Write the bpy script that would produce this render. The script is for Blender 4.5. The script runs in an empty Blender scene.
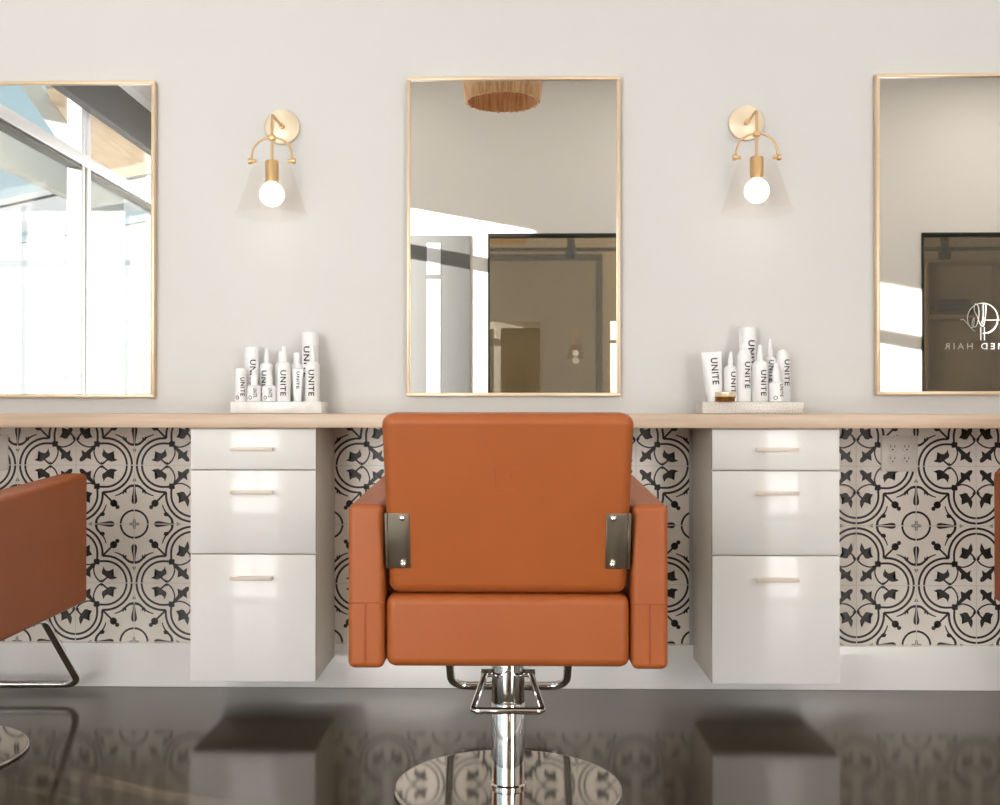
import bpy, bmesh, math, random
from mathutils import Vector, Matrix
random.seed(7)
SC = bpy.context.scene
COL = SC.collection
PI = math.pi

# ------------------------------------------------------------------ camera, world, light, exposure
F = 1076.0                       # focal length in pixels of the 1000 x 805 frame
D = 3.6                          # camera to the mirror wall
EYE = Vector((0.0, -D, 0.926))
YAW, PITCH, ROLL = math.atan(0.0167), math.radians(-0.4), 0.0006
cam_d = bpy.data.cameras.new('camera')
cam = bpy.data.objects.new('camera', cam_d); COL.objects.link(cam)
cam_d.sensor_fit = 'HORIZONTAL'; cam_d.sensor_width = 36.0; cam_d.lens = F * 36.0 / 1000.0
cam_d.clip_start = 0.05; cam_d.clip_end = 200
cam_d.shift_x = 0.006; cam_d.shift_y = 0.0
cam.location = EYE
cam.rotation_mode = 'XYZ'
cam.matrix_world = (Matrix.Translation(EYE) @ Matrix.Rotation(YAW, 4, 'Z') @
                    Matrix.Rotation(PI / 2 - PITCH, 4, 'X') @ Matrix.Rotation(ROLL, 4, 'Z'))
SC.camera = cam

SUN_DIR = Vector((1.0, -0.45, -0.182)).normalized()
sun_d = bpy.data.lights.new('sun', 'SUN'); sun_d.energy = 18.0; sun_d.angle = math.radians(0.3)
sun_d.color = (1.0, 0.97, 0.93)
sun = bpy.data.objects.new('sun', sun_d); COL.objects.link(sun)
sun.rotation_euler = SUN_DIR.to_track_quat('-Z', 'Y').to_euler()
sun.location = (-8, 4, 5)

world = bpy.data.worlds.new('sky'); SC.world = world; world.use_nodes = True
wn = world.node_tree.nodes; wl = world.node_tree.links
bg = wn['Background']
tc = wn.new('ShaderNodeTexCoord'); sep = wn.new('ShaderNodeSeparateXYZ'); ramp = wn.new('ShaderNodeValToRGB')
wl.new(tc.outputs['Generated'], sep.inputs[0]); wl.new(sep.outputs['Z'], ramp.inputs[0]); wl.new(ramp.outputs[0], bg.inputs[0])
ramp.color_ramp.elements[0].position = 0.0; ramp.color_ramp.elements[0].color = (0.78, 0.87, 0.92, 1)
ramp.color_ramp.elements[1].position = 0.30; ramp.color_ramp.elements[1].color = (0.44, 0.66, 0.76, 1)
bg.inputs[1].default_value = 1.0

def area(name, loc, direction, sx, sy, energy, color=(1, 1, 1), portal=False):
    d = bpy.data.lights.new(name, 'AREA'); d.shape = 'RECTANGLE'; d.size = sx; d.size_y = sy
    d.energy = energy; d.color = color
    if portal: d.cycles.is_portal = True
    o = bpy.data.objects.new(name, d); COL.objects.link(o); o.location = loc
    o.rotation_euler = Vector(direction).to_track_quat('-Z', 'Y').to_euler()
    return o
area('window_portal', (-2.95, -3.2, 1.7), (1, 0, 0), 3.4, 3.2, 1, portal=True)

SC.view_settings.view_transform = 'Standard'; SC.view_settings.look = 'None'
SC.view_settings.gamma = 1.0; SC.view_settings.use_curve_mapping = False
SC.view_settings.exposure = 0.05
SC.cycles.max_bounces = 14; SC.cycles.diffuse_bounces = 6; SC.cycles.glossy_bounces = 8
SC.cycles.transparent_max_bounces = 16; SC.cycles.transmission_bounces = 6
SC.cycles.use_denoising = True
SC.cycles.caustics_reflective = False; SC.cycles.caustics_refractive = False
SC.cycles.sample_clamp_indirect = 6.0

# ------------------------------------------------------------------ colours and materials
def lin(c):
    return tuple(((v / 255) / 12.92 if v / 255 <= 0.04045 else ((v / 255 + 0.055) / 1.055) ** 2.4) for v in c) + (1.0,)

def mat(name, rgb, rough=0.5, metal=0.0, noise=None, bump=None, coat=0.0, ior=1.5, emit=None, spec=0.5):
    """principled material; noise=(scale xyz, second rgb, amount), bump=(scale, strength)"""
    m = bpy.data.materials.new(name); m.use_nodes = True
    n = m.node_tree.nodes; l = m.node_tree.links; b = n['Principled BSDF']
    b.inputs['Base Color'].default_value = lin(rgb)
    b.inputs['Roughness'].default_value = rough; b.inputs['Metallic'].default_value = metal
    b.inputs['IOR'].default_value = ior; b.inputs['Coat Weight'].default_value = coat
    b.inputs['Coat Roughness'].default_value = 0.03
    b.inputs['Specular IOR Level'].default_value = spec
    t = n.new('ShaderNodeTexCoord')
    if noise:
        sc_, rgb2, amt = noise
        mp = n.new('ShaderNodeMapping'); mp.inputs['Scale'].default_value = sc_
        tx = n.new('ShaderNodeTexNoise'); tx.inputs['Scale'].default_value = 1.0; tx.inputs['Detail'].default_value = 5
        l.new(t.outputs['Object'], mp.inputs[0]); l.new(mp.outputs[0], tx.inputs[0])
        r = n.new('ShaderNodeValToRGB'); r.color_ramp.elements[0].position = 0.5 - amt; r.color_ramp.elements[1].position = 0.5 + amt
        r.color_ramp.elements[0].color = lin(rgb); r.color_ramp.elements[1].color = lin(rgb2)
        l.new(tx.outputs[0], r.inputs[0]); l.new(r.outputs[0], b.inputs['Base Color'])
    if bump:
        tb = n.new('ShaderNodeTexNoise'); tb.inputs['Scale'].default_value = bump[0]; tb.inputs['Detail'].default_value = 4
        l.new(t.outputs['Object'], tb.inputs[0])
        bn = n.new('ShaderNodeBump'); bn.inputs['Strength'].default_value = bump[1]; bn.inputs['Distance'].default_value = 0.002
        l.new(tb.outputs[0], bn.inputs['Height']); l.new(bn.outputs[0], b.inputs['Normal'])
    if emit:
        b.inputs['Emission Color'].default_value = lin(emit[0]); b.inputs['Emission Strength'].default_value = emit[1]
    return m

def pane_mat(name, tint, refl, boost=1.0):
    m = bpy.data.materials.new(name); m.use_nodes = True
    n = m.node_tree.nodes; l = m.node_tree.links; n.remove(n['Principled BSDF'])
    out = n['Material Output']; tr = n.new('ShaderNodeBsdfTransparent'); tr.inputs[0].default_value = lin(tint)
    gl = n.new('ShaderNodeBsdfGlossy'); gl.inputs['Roughness'].default_value = 0.0; gl.inputs['Color'].default_value = (1, .97, .92, 1)
    lw0 = n.new('ShaderNodeLayerWeight'); lw0.inputs[0].default_value = 0.5
    lw = n.new('ShaderNodeMath'); lw.operation = 'POWER'; lw.inputs[1].default_value = 5.0; l.new(lw0.outputs['Facing'], lw.inputs[0])
    mx = n.new('ShaderNodeMixShader'); ad = n.new('ShaderNodeMath'); ad.operation = 'MULTIPLY_ADD'
    ad.inputs[1].default_value = boost; ad.inputs[2].default_value = refl; ad.use_clamp = True
    l.new(lw.outputs[0], ad.inputs[0]); l.new(ad.outputs[0], mx.inputs[0])
    l.new(tr.outputs[0], mx.inputs[1]); l.new(gl.outputs[0], mx.inputs[2]); l.new(mx.outputs[0], out.inputs[0])
    return m

M = {}
M['wall'] = mat('white_wall_paint', (209, 207, 204), 0.65, bump=(220, 0.05))
M['wall_back'] = mat('back_wall_paint', (250, 245, 237), 0.7, bump=(220, 0.05))
M['ceiling'] = mat('ceiling_paint', (228, 226, 222), 0.8)
M['door'] = mat('shaded_door_grey', (122, 121, 118), 0.8)  # grey holds the shade that falls on the panel
M['sun_stripe'] = mat('pale_sun_stripe', (238, 240, 242), 0.3)  # pale strips stand in for stripes of sun on the panel
M['base'] = mat('gloss_white_baseboard', (250, 247, 243), 0.12)
M['lacquer'] = mat('gloss_white_lacquer', (232, 229, 225), 0.10, spec=0.35)
M['carcass'] = mat('cabinet_side_melamine', (222, 213, 200), 0.35)
M['gap'] = mat('cabinet_inner_shadow_gap', (120, 110, 100), 0.6)
M['wood'] = mat('pale_oak_counter', (194, 167, 140), 0.38, noise=((2.5, 40, 60), (212, 189, 164), 0.22))
M['handle'] = mat('cream_metal_handle', (226, 212, 196), 0.35)
M['frame'] = mat('champagne_gold_frame', (218, 194, 162), 0.35, 0.3)
M['mirror'] = mat('mirror_silver', (247, 246, 244), 0.0, 1.0)
M['brass'] = mat('brushed_brass', (214, 178, 128), 0.36, 0.6, bump=(400, 0.06))
M['fill_glow'] = mat('fill_glow_glass', (240, 244, 248), 0.5, emit=((250, 248, 246), 8.8))  # glow of the added fill panes behind the camera
M['brass_plate'] = mat('satin_brass_plate', (232, 214, 186), 0.4, 0.35)
M['bulb'] = mat('frosted_lit_bulb', (255, 255, 255), 0.4, emit=((255, 252, 248), 2.0))
M['leather'] = mat('cognac_leather', (164, 87, 40), 0.46, noise=((9, 9, 9), (158, 82, 36), 0.3), bump=(700, 0.10), spec=0.38)
M['leather_seam'] = mat('cognac_leather_seam', (158, 76, 36), 0.5)
M['chrome'] = mat('chrome', (236, 236, 236), 0.05, 1.0)
M['steel'] = mat('brushed_steel_plate', (176, 168, 152), 0.38, 1.0, bump=(300, 0.05))
M['disc'] = mat('polished_steel_disc', (214, 208, 200), 0.07, 1.0, bump=(60, 0.01))
M['tile'] = mat('cream_cement_tile', (248, 241, 231), 0.4, noise=((14, 14, 14), (242, 233, 222), 0.3))
M['ink'] = mat('dark_tile_pattern', (42, 34, 29), 0.42)
M['ink_soft'] = mat('grey_tile_pattern', (128, 120, 112), 0.42)
M['grout'] = mat('tile_grout', (196, 187, 176), 0.8)
M['outlet'] = mat('outlet_plastic', (226, 218, 208), 0.35)
M['slot'] = mat('outlet_slot', (90, 76, 64), 0.6)
M['bottle'] = mat('white_bottle_plastic', (238, 238, 238), 0.3)
M['print'] = mat('bottle_print', (62, 58, 56), 0.5)
M['marble'] = mat('white_marble', (238, 236, 232), 0.25, noise=((30, 30, 30), (226, 224, 220), 0.15))
M['terrazzo'] = mat('speckled_stone', (236, 233, 228), 0.3, noise=((260, 260, 260), (196, 188, 178), 0.14))
M['jar_dark'] = mat('amber_jar', (120, 76, 20), 0.12, 0.6)
M['jar_gold'] = mat('gold_lid', (240, 224, 196), 0.2, 0.5)
M['black'] = mat('black_metal', (22, 21, 20), 0.4)
M['darkframe'] = mat('dark_window_frame', (66, 63, 58), 0.5)
M['darkgrey'] = mat('dark_blind_box', (74, 72, 70), 0.6)
M['whiteframe'] = mat('white_window_frame', (228, 230, 232), 0.3)
M['gasket'] = mat('window_gasket', (96, 92, 84), 0.6)
M['rope'] = mat('jute_rope', (226, 186, 138), 0.85, noise=((60, 60, 6), (186, 134, 90), 0.16), bump=(180, 0.8))
M['canopy'] = mat('canopy_paint', (206, 200, 190), 0.6)
M['soffit'] = mat('canopy_timber', (208, 184, 158), 0.6, noise=((30, 3, 3), (194, 168, 140), 0.2))
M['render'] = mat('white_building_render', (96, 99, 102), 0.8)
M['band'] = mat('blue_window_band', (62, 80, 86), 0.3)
M['asphalt'] = mat('pale_pavement', (206, 204, 198), 0.8)
M['decal'] = mat('white_vinyl', (245, 245, 240), 0.5)
M['taupe'] = mat('taupe_inner_wall', (190, 180, 160), 0.7)
M['panel'] = mat('framed_panel_surface', (150, 142, 126), 0.5)
M['towel'] = mat('dark_towel', (40, 40, 38), 0.9)
M['shelf'] = mat('shelf_timber', (170, 150, 124), 0.6)
M['window_glass'] = pane_mat('clear_window_glass', (253, 254, 254), 0.02, 0.6)
M['tint_glass'] = pane_mat('tinted_partition_glass', (196, 188, 170), 0.12, 0.9)
M['shade_glass'] = pane_mat('clear_lamp_glass', (254, 253, 252), 0.003, 0.14)

def floor_material():
    m = mat('polished_concrete', (74, 68, 61), 0.12, spec=0.5, ior=1.75)
    n = m.node_tree.nodes; l = m.node_tree.links; b = n['Principled BSDF']
    t = n.new('ShaderNodeTexCoord')
    n1 = n.new('ShaderNodeTexNoise'); n1.inputs['Scale'].default_value = 1.7; n1.inputs['Detail'].default_value = 8; n1.inputs['Roughness'].default_value = 0.65
    n1.inputs['Distortion'].default_value = 0.6
    l.new(t.outputs['Object'], n1.inputs[0])
    r = n.new('ShaderNodeValToRGB')
    r.color_ramp.elements[0].position = 0.32; r.color_ramp.elements[0].color = lin((44, 37, 28))
    r.color_ramp.elements[1].position = 0.72; r.color_ramp.elements[1].color = lin((78, 67, 53))
    l.new(n1.outputs[0], r.inputs[0])
    b.inputs['Specular Tint'].default_value = (1.0, 0.91, 0.80, 1)      # warm sealer
    # hairline cracks
    vo = n.new('ShaderNodeTexVoronoi'); vo.feature = 'DISTANCE_TO_EDGE'; vo.inputs['Scale'].default_value = 0.55
    n2 = n.new('ShaderNodeTexNoise'); n2.inputs['Scale'].default_value = 3.0; n2.inputs['Detail'].default_value = 6
    l.new(t.outputs['Object'], n2.inputs[0])
    vm = n.new('ShaderNodeVectorMath'); vm.operation = 'MULTIPLY_ADD'; vm.inputs[1].default_value = (0.35, 0.35, 0.35)
    l.new(n2.outputs['Color'], vm.inputs[0]); l.new(t.outputs['Object'], vm.inputs[2]); l.new(vm.outputs[0], vo.inputs['Vector'])
    cr = n.new('ShaderNodeValToRGB'); cr.color_ramp.elements[0].position = 0.0; cr.color_ramp.elements[0].color = (0.16, 0.16, 0.16, 1)
    cr.color_ramp.elements[1].position = 0.0022; cr.color_ramp.elements[1].color = (0, 0, 0, 1)
    l.new(vo.outputs['Distance'], cr.inputs[0])
    mx = n.new('ShaderNodeMix'); mx.data_type = 'RGBA'; mx.inputs[7].default_value = lin((150, 138, 122))
    l.new(cr.outputs[0], mx.inputs[0]); l.new(r.outputs[0], mx.inputs[6]); l.new(mx.outputs[2], b.inputs['Base Color'])
    rr = n.new('ShaderNodeMapRange'); rr.inputs[3].default_value = 0.06; rr.inputs[4].default_value = 0.17
    l.new(n1.outputs[0], rr.inputs[0]); l.new(rr.outputs[0], b.inputs['Roughness'])
    n3 = n.new('ShaderNodeTexNoise'); n3.inputs['Scale'].default_value = 6; n3.inputs['Detail'].default_value = 3
    l.new(t.outputs['Object'], n3.inputs[0])
    bn = n.new('ShaderNodeBump'); bn.inputs['Strength'].default_value = 0.05; bn.inputs['Distance'].default_value = 0.004
    l.new(n3.outputs[0], bn.inputs['Height']); l.new(bn.outputs[0], b.inputs['Normal'])
    return m
M['floor'] = floor_material()

# ------------------------------------------------------------------ mesh helpers
class MB:
    def __init__(s): s.bm = bmesh.new()
    def add(s, piece, mi=0, xf=None):
        for f in piece.faces: f.material_index = mi
        if xf is not None: piece.transform(xf)
        me = bpy.data.meshes.new('tmp'); piece.to_mesh(me); piece.free()
        s.bm.from_mesh(me); bpy.data.meshes.remove(me); return s
    def hexa(s, c, bev=0.0, seg=3, mi=0, xf=None):
        """c: 8 corners, bottom ring then top ring"""
        b = bmesh.new(); v = [b.verts.new(p) for p in c]
        for f in ((3, 2, 1, 0), (4, 5, 6, 7), (0, 1, 5, 4), (1, 2, 6, 5), (2, 3, 7, 6), (3, 0, 4, 7)):
            b.faces.new([v[i] for i in f])
        if bev > 0:
            bmesh.ops.bevel(b, geom=list(b.edges), offset=bev, segments=seg, profile=0.5, affect='EDGES', clamp_overlap=True)
        bmesh.ops.recalc_face_normals(b, faces=b.faces)
        return s.add(b, mi, xf)
    def box(s, x0, x1, y0, y1, z0, z1, bev=0.0, seg=2, mi=0, xf=None):
        return s.hexa([(x0, y0, z0), (x1, y0, z0), (x1, y1, z0), (x0, y1, z0),
                       (x0, y0, z1), (x1, y0, z1), (x1, y1, z1), (x0, y1, z1)], bev, seg, mi, xf)
    def lathe(s, prof, n=32, mi=0, xf=None, closed=False):
        b = bmesh.new(); rings = []
        for r, z in prof:
            if r < 1e-6: rings.append([b.verts.new((0, 0, z))])
            else: rings.append([b.verts.new((r * math.cos(2 * PI * i / n), r * math.sin(2 * PI * i / n), z)) for i in range(n)])
        pairs = list(zip(rings[:-1], rings[1:])) + ([(rings[-1], rings[0])] if closed else [])
        for a, c in pairs:
            for i in range(n):
                j = (i + 1) % n
                if len(a) == 1 and len(c) == 1: continue
                if len(a) == 1: b.faces.new((a[0], c[j], c[i]))
                elif len(c) == 1: b.faces.new((a[i], a[j], c[0]))
                else: b.faces.new((a[i], a[j], c[j], c[i]))
        bmesh.ops.recalc_face_normals(b, faces=b.faces)
        return s.add(b, mi, xf)
    def tube(s, pts, r, n=12, closed=False, mi=0, xf=None):
        pts = [Vector(p) for p in pts]; b = bmesh.new(); rings = []; N = len(pts)
        rad = r if isinstance(r, (list, tuple)) else [r] * N
        up = None
        for i, p in enumerate(pts):
            if closed: d = (pts[(i + 1) % N] - pts[i - 1]).normalized()
            else: d = (pts[min(i + 1, N - 1)] - pts[max(i - 1, 0)]).normalized()
            if up is None:
                up = d.orthogonal().normalized()
            else:
                up = (up - d * up.dot(d)); up = up.normalized() if up.length > 1e-6 else d.orthogonal().normalized()
            w = d.cross(up)
            rings.append([b.verts.new(p + (up * math.cos(2 * PI * k / n) + w * math.sin(2 * PI * k / n)) * rad[i]) for k in range(n)])
        for i in range(N if closed else N - 1):
            a, c = rings[i], rings[(i + 1) % N]
            for k in range(n): b.faces.new((a[k], a[(k + 1) % n], c[(k + 1) % n], c[k]))
        if not closed: b.faces.new(rings[0][::-1]); b.faces.new(rings[-1])
        bmesh.ops.recalc_face_normals(b, faces=b.faces)
        return s.add(b, mi, xf)
    def poly(s, pts, mi=0, xf=None):
        b = bmesh.new(); f = b.faces.new([b.verts.new(p) for p in pts])
        bmesh.ops.triangulate(b, faces=[f])
        return s.add(b, mi, xf)
    def build(s, name, mats, parent=None, loc=(0, 0, 0), smooth=True, wn_=False):
        me = bpy.data.meshes.new(name)
        if smooth:
            for f in s.bm.faces: f.smooth = True
            for e in s.bm.edges:
                if len(e.link_faces) == 2 and e.calc_face_angle(0) > math.radians(40): e.smooth = False
        s.bm.to_mesh(me); s.bm.free()
        for m in (mats if isinstance(mats, (list, tuple)) else [mats]): me.materials.append(m)
        o = bpy.data.objects.new(name, me); COL.objects.link(o); o.location = loc
        if parent: o.parent = parent
        if wn_:
            w = o.modifiers.new('weighted', 'WEIGHTED_NORMAL'); w.keep_sharp = True
        return o

def fillet(pts, r, n=6, closed=False):
    pts = [Vector(p) for p in pts]; out = []; N = len(pts)
    for i, p in enumerate(pts):
        if not closed and i in (0, N - 1): out.append(p); continue
        a = pts[i - 1] - p; c = pts[(i + 1) % N] - p
        k = min(r, a.length * 0.48, c.length * 0.48)
        s0 = p + a.normalized() * k; s1 = p + c.normalized() * k
        for t in range(n + 1):
            u = t / n; out.append(s0 * (1 - u) ** 2 + p * 2 * u * (1 - u) + s1 * u * u)
    return out

def tag(o, label=None, cat=None, group=None, kind=None):
    if label: o['label'] = label
    if cat: o['category'] = cat
    if group: o['group'] = group
    if kind: o['kind'] = kind
    return o
def empty(name, loc, rz=0.0):
    o = bpy.data.objects.new(name, None); COL.objects.link(o); o.location = loc; o.rotation_euler = (0, 0, rz)
    o.empty_display_size = 0.05; return o
def copy_tree(o, parent=None):
    c = o.copy(); COL.objects.link(c)
    if parent: c.parent = parent; c.matrix_parent_inverse = o.matrix_parent_inverse.copy()
    for ch in list(o.children): copy_tree(ch, c)
    return c
ROTX = Matrix.Rotation(PI / 2, 4, 'X')          # lathe axis z -> -y

TEXTS = {}
def text_mesh(txt, spacing=1.0, offset=0.0):
    """flat mesh of the words, cap height 1, centred in x"""
    if (txt, spacing) not in TEXTS:
        c = bpy.data.curves.new('txt', 'FONT'); c.body = txt; c.size = 1.0; c.space_character = spacing; c.resolution_u = 3; c.offset = offset
        o = bpy.data.objects.new('txt', c); COL.objects.link(o)
        bpy.context.view_layer.update()
        me = bpy.data.meshes.new_from_object(o.evaluated_get(bpy.context.evaluated_depsgraph_get()))
        COL.objects.unlink(o); bpy.data.objects.remove(o)
        tb = bmesh.new(); tb.from_mesh(me); y_a = min(v.co.y for v in tb.verts); y_b = max(v.co.y for v in tb.verts)
        for k in range(1, 8):                       # cut across the letters so that they can follow a curve
            bmesh.ops.bisect_plane(tb, geom=list(tb.verts) + list(tb.edges) + list(tb.faces), plane_co=(0, y_a + (y_b - y_a) * k / 8, 0), plane_no=(0, 1, 0))
        tb.to_mesh(me); tb.free()
        xs = [v.co.x for v in me.vertices]; ys = [v.co.y for v in me.vertices]
        h = max(ys) - min(ys); w = max(xs) - min(xs)
        vs = [((v.co.x - min(xs) - w / 2) / h, (v.co.y - min(ys)) / h) for v in me.vertices]
        TEXTS[(txt, spacing)] = (vs, [tuple(p.vertices) for p in me.polygons], w / h)
    return TEXTS[(txt, spacing)]

# ------------------------------------------------------------------ room dimensions
WL, WR, WB, CH = -2.8, 5.0, -4.9, 3.6     # left wall x, right wall x, back wall y, ceiling height
def struct(name, mb, m, **k):
    return tag(mb.build(name, m, **k), kind='structure')

f = MB(); f.box(WL - .12, WR + .12, -7.6, .12, -.12, 0); struct('floor', f, M['floor'], smooth=False)
f = MB(); f.box(WL - .12, WR + .12, -7.6, .12, CH, CH + .12); struct('ceiling', f, M['ceiling'], smooth=False)
f = MB(); f.box(WL - .12, WR + .12, 0, .12, 0, CH); wall_front = struct('wall_front', f, M['wall'], smooth=False)
f = MB(); f.box(WR, WR + .12, -7.48, 0, 0, CH); struct('wall_right', f, M['wall'], smooth=False)
# window wall on the left: corner post, storefront glazing; unseen pier and low slot shaped to limit the sun
f = MB(); f.box(WL - .12, WL, -1.55, -.27, 0, CH); f.box(WL - .12, WL, -.05, 0, 0, CH)
f.box(WL - .12, WL, -5.16, -1.55, 3.30, CH); f.box(WL - .12, WL, -.27, -.05, 3.30, CH)
f.box(WL - .12, WL, -7.48, -5.16, 0, CH); f.box(WL - .12, WL, -.27, -.05, 0, .28); f.box(WL - .12, WL, -.27, -.05, .62, 3.30)
struct('wall_left', f, M['wall'], smooth=False)
# back wall with the two glazed openings and the room behind them
AX0, AX1, BX0, BX1, GZ = -.19, 1.45, 3.20, 4.70, 2.313
f = MB(); y0, y1 = WB - .10, WB

LX0, LX1, RX0, RX1, DZ0, DZ1 = -2.68, -.98, 1.56, 2.74, .10, 2.55
f.box(WL, LX0, y0, y1, 0, CH); f.box(LX1, AX0, y0, y1, 0, CH); f.box(AX1, RX0, y0, y1, 0, CH); f.box(RX1, BX0, y0, y1, 0, CH)
for xa_, xb_ in ((LX0, LX1), (RX0, RX1)):
    f.box(xa_, xb_, y0, y1, 0, DZ0); f.box(xa_, xb_, y0, y1, DZ1, CH)
f.box(BX1, WR, y0, y1, 0, CH)
f.box(AX0, AX1, y0, y1, GZ, CH); f.box(BX0, BX1, y0, y1, GZ, CH)
struct('wall_back', f, M['wall_back'], smooth=False)
f = MB(); f.box(WL, WR, -7.48, -7.36, 0, CH); struct('wall_rear_room', f, M['taupe'], smooth=False)

# window_1: left storefront
w1 = tag(empty('window_1', (WL, -3.2, 0)), kind='structure')
def wbox(name, y0, y1, z0, z1, x0, x1, m, bev=.006):
    b = MB(); b.box(x0 - WL, x1 - WL, y0 + 3.2, y1 + 3.2, z0, z1, bev, 2); return b.build(name, m, w1)
F0, F1 = WL - .09, WL + .01
mul = [-5.12, -3.47, -2.03, -1.60]
for y in mul:
    if y == -3.47:
        wbox('mullion', y - .05, y + .02, 0, 3.16, F0, F1, M['whiteframe'])
        wbox('gasket', y + .022, y + .045, .12, 2.50, F0 + .01, F1 - .002, M['gasket'], .002)
        wbox('mullion', y + .047, y + .10, 0, 3.16, F0, F1, M['whiteframe'])
    else:
        wbox('mullion', y - .04, y + .04, 0, 3.16, F0, F1, M['whiteframe'])
wbox('transom', -5.16, -1.55, 2.518, 2.596, F0, F1 + .002, M['whiteframe'])
wbox('gasket', -5.16, -1.55, 2.495, 2.509, F0 + .01, F1 - .002, M['gasket'], .001)
wbox('sill', -5.16, -1.55, 0, .12, F0, F1 + .004, M['whiteframe'])
wbox('head_rail', -5.16, -1.55, 3.16, 3.30, F0, F1, M['whiteframe'])
wbox('blind_box', -2.58, -1.57, 3.08, 3.17, WL + .012, WL + .08, M['darkgrey'])
wbox('blind_box', WB + .02, -2.60, 2.88, 3.17, WL + .012, WL + .08, M['darkgrey'])
wbox('pane', -5.16, -1.55, .12, 2.52, WL - .05, WL - .044, M['window_glass'], 0)
wbox('pane', -5.16, -1.55, 2.60, 3.16, WL - .05, WL - .044, M['window_glass'], 0)
wbox('pane', -.27, -.05, .28, .62, WL - .05, WL - .044, M['window_glass'], 0)

# window_2, window_3: black framed tinted glass in the back wall
def partition(name, x0, x1):
    w = tag(empty(name, (x0, WB, 0)), kind='structure'); W = x1 - x0; t = .028
    b = MB(); b.box(0, W, -.06, .02, GZ - t, GZ, .003); b.box(0, t * .5, -.06, .02, .06, GZ - t, .003); b.box(W - t, W, -.06, .02, .06, GZ - t, .003)
    b.box(0, W, -.06, .02, 0, .06, .003); b.build('frame', M['black'], w)
    b = MB(); b.box(t * .5, W - t, -.012, -.004, .06, GZ - t); b.build('pane', M['tint_glass'], w, smooth=False)
    return w
w2 = partition('window_2', AX0, AX1)
w3 = partition('window_3', BX0, BX1)
# white vinyl lettering and line emblem on the tinted glass (seen reversed in the mirror)
cx, cz = 3.672 - BX0, .926 + 91 / F * 8.49
b = MB()
R = .118
ring = [(cx + R * math.sin(a), .004, cz + R * math.cos(a)) for a in [math.radians(-150 + i * 6) for i in range(0, 56)]]
b.tube(ring, .0035, 6)
def curve(pts, r=.0035, k=6):
    P = [Vector(p) for p in pts]; out = []
    for i in range(len(P) - 1):
        p0, p1, p2, p3 = P[max(i - 1, 0)], P[i], P[i + 1], P[min(i + 2, len(P) - 1)]
        for j in range(k):
            t = j / k
            out.append(0.5 * ((2 * p1) + (p2 - p0) * t + (2 * p0 - 5 * p1 + 4 * p2 - p3) * t * t + (3 * p1 - p0 - 3 * p2 + p3) * t ** 3))
    out.append(P[-1]); b.tube(out, r, 6)
# strokes copied in mirror-view coordinates (u right, v up from the ring centre, in ring radii), x keeps its sign in the mirror
def S(l): return [(cx + u * R, .004, cz + v * R) for u, v in l]
curve(S([(-1.45, -.10), (-1.25, -.08), (-1.0, -.35), (-.72, -.62), (-.60, -.5), (-.55, .0), (-.62, -.05), (-.70, -.45), (-.45, -.55),
         (-.25, .1), (-.28, .75), (-.48, .95), (-.55, .55), (-.35, .1), (-.15, -.4), (.05, -.5), (.18, .1), (.22, .85), (.05, .95), (.05, .3), (-.02, -.4)]))
curve(S([(-.02, -.4), (.0, -.15), (.5, -.12), (1.5, -.12)]))
curve(S([(.35, -1.0), (.75, -.75), (1.0, -.3)]))
b.tube(S([(-.12, -.6), (-.12, -1.45)]), .003, 6); b.tube(S([(.12, -.6), (.12, -1.45)]), .003, 6)
b.build('emblem', M['decal'], w3)
vs, fs, wid = text_mesh('TAMED HAIR', 1.45)
hh = .060 * .8; sx = .60 / wid
bm_ = bmesh.new()
vv = [bm_.verts.new((cx + .005 - x * sx, .003, cz - R * 2.05 + y * hh)) for x, y in vs]
for q in fs: bm_.faces.new([vv[i] for i in q])
b = MB(); b.add(bm_); b.build('lettering', M['decal'], w3, smooth=False)

# fill_window_4, fill_window_5: added glowing panes, out of view, as fill from behind the camera
def fill_window(name, x0, x1):
    w = tag(empty(name, (x0, WB, 0)), kind='structure'); W = x1 - x0
    b = MB()
    for xx in (0, W / 2 - .025, W - .05): b.box(xx, xx + .05, -.09, .012, DZ0, DZ1, .004)
    for zz in (DZ0, DZ1 - .05): b.box(0, W, -.09, .012, zz, zz + .05, .004)
    b.box(0, W, -.09, .012, 2.06, 2.11, .004); b.build('frame', M['whiteframe'], w)
    b = MB(); b.box(.02, W - .02, -.06, -.05, DZ0 + .02, DZ1 - .02); b.build('fill_pane', M['fill_glow'], w, smooth=False)
fill_window('fill_window_4', LX0, LX1)
fill_window('fill_window_5', RX0, RX1)

# door_1: door-like panel, shade put into its grey, sun stripes built as pale strips
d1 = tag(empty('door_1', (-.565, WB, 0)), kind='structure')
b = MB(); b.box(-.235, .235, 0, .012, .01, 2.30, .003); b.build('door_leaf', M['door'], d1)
b = MB(); b.box(-.105, .005, .008, .015, 1.99, 2.24, .0034); b.build('sun_stripe', M['sun_stripe'], d1)
b = MB(); b.box(-.105, .005, .008, .015, .35, 1.955, .0034); b.build('sun_stripe', M['sun_stripe'], d1)
b = MB(); b.tube(fillet([(.19, .010, .95), (.19, .08, .95), (.09, .08, .95)], .02), .009); b.build('door_handle', M['steel'], d1)

# ------------------------------------------------------------------ baseboards and tiled backsplash
f = MB(); f.box(WL, WR, -.018, 0, 0, .146, .003); struct('baseboard_front', f, M['base'])
f = MB(); f.box(WL, AX0, WB, WB + .014, 0, .1, .002); f.box(AX1, BX0, WB, WB + .014, 0, .1, .002); struct('baseboard_back', f, M['base'])
f = MB(); f.box(WR - .014, WR, WB, 0, 0, .1, .002); struct('baseboard_right', f, M['base'])

P = 118 / 299.0; T = P / 2           # motif period, tile size
TZ = .926 - 114.5 / 299.0            # height of the rosette row

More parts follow.
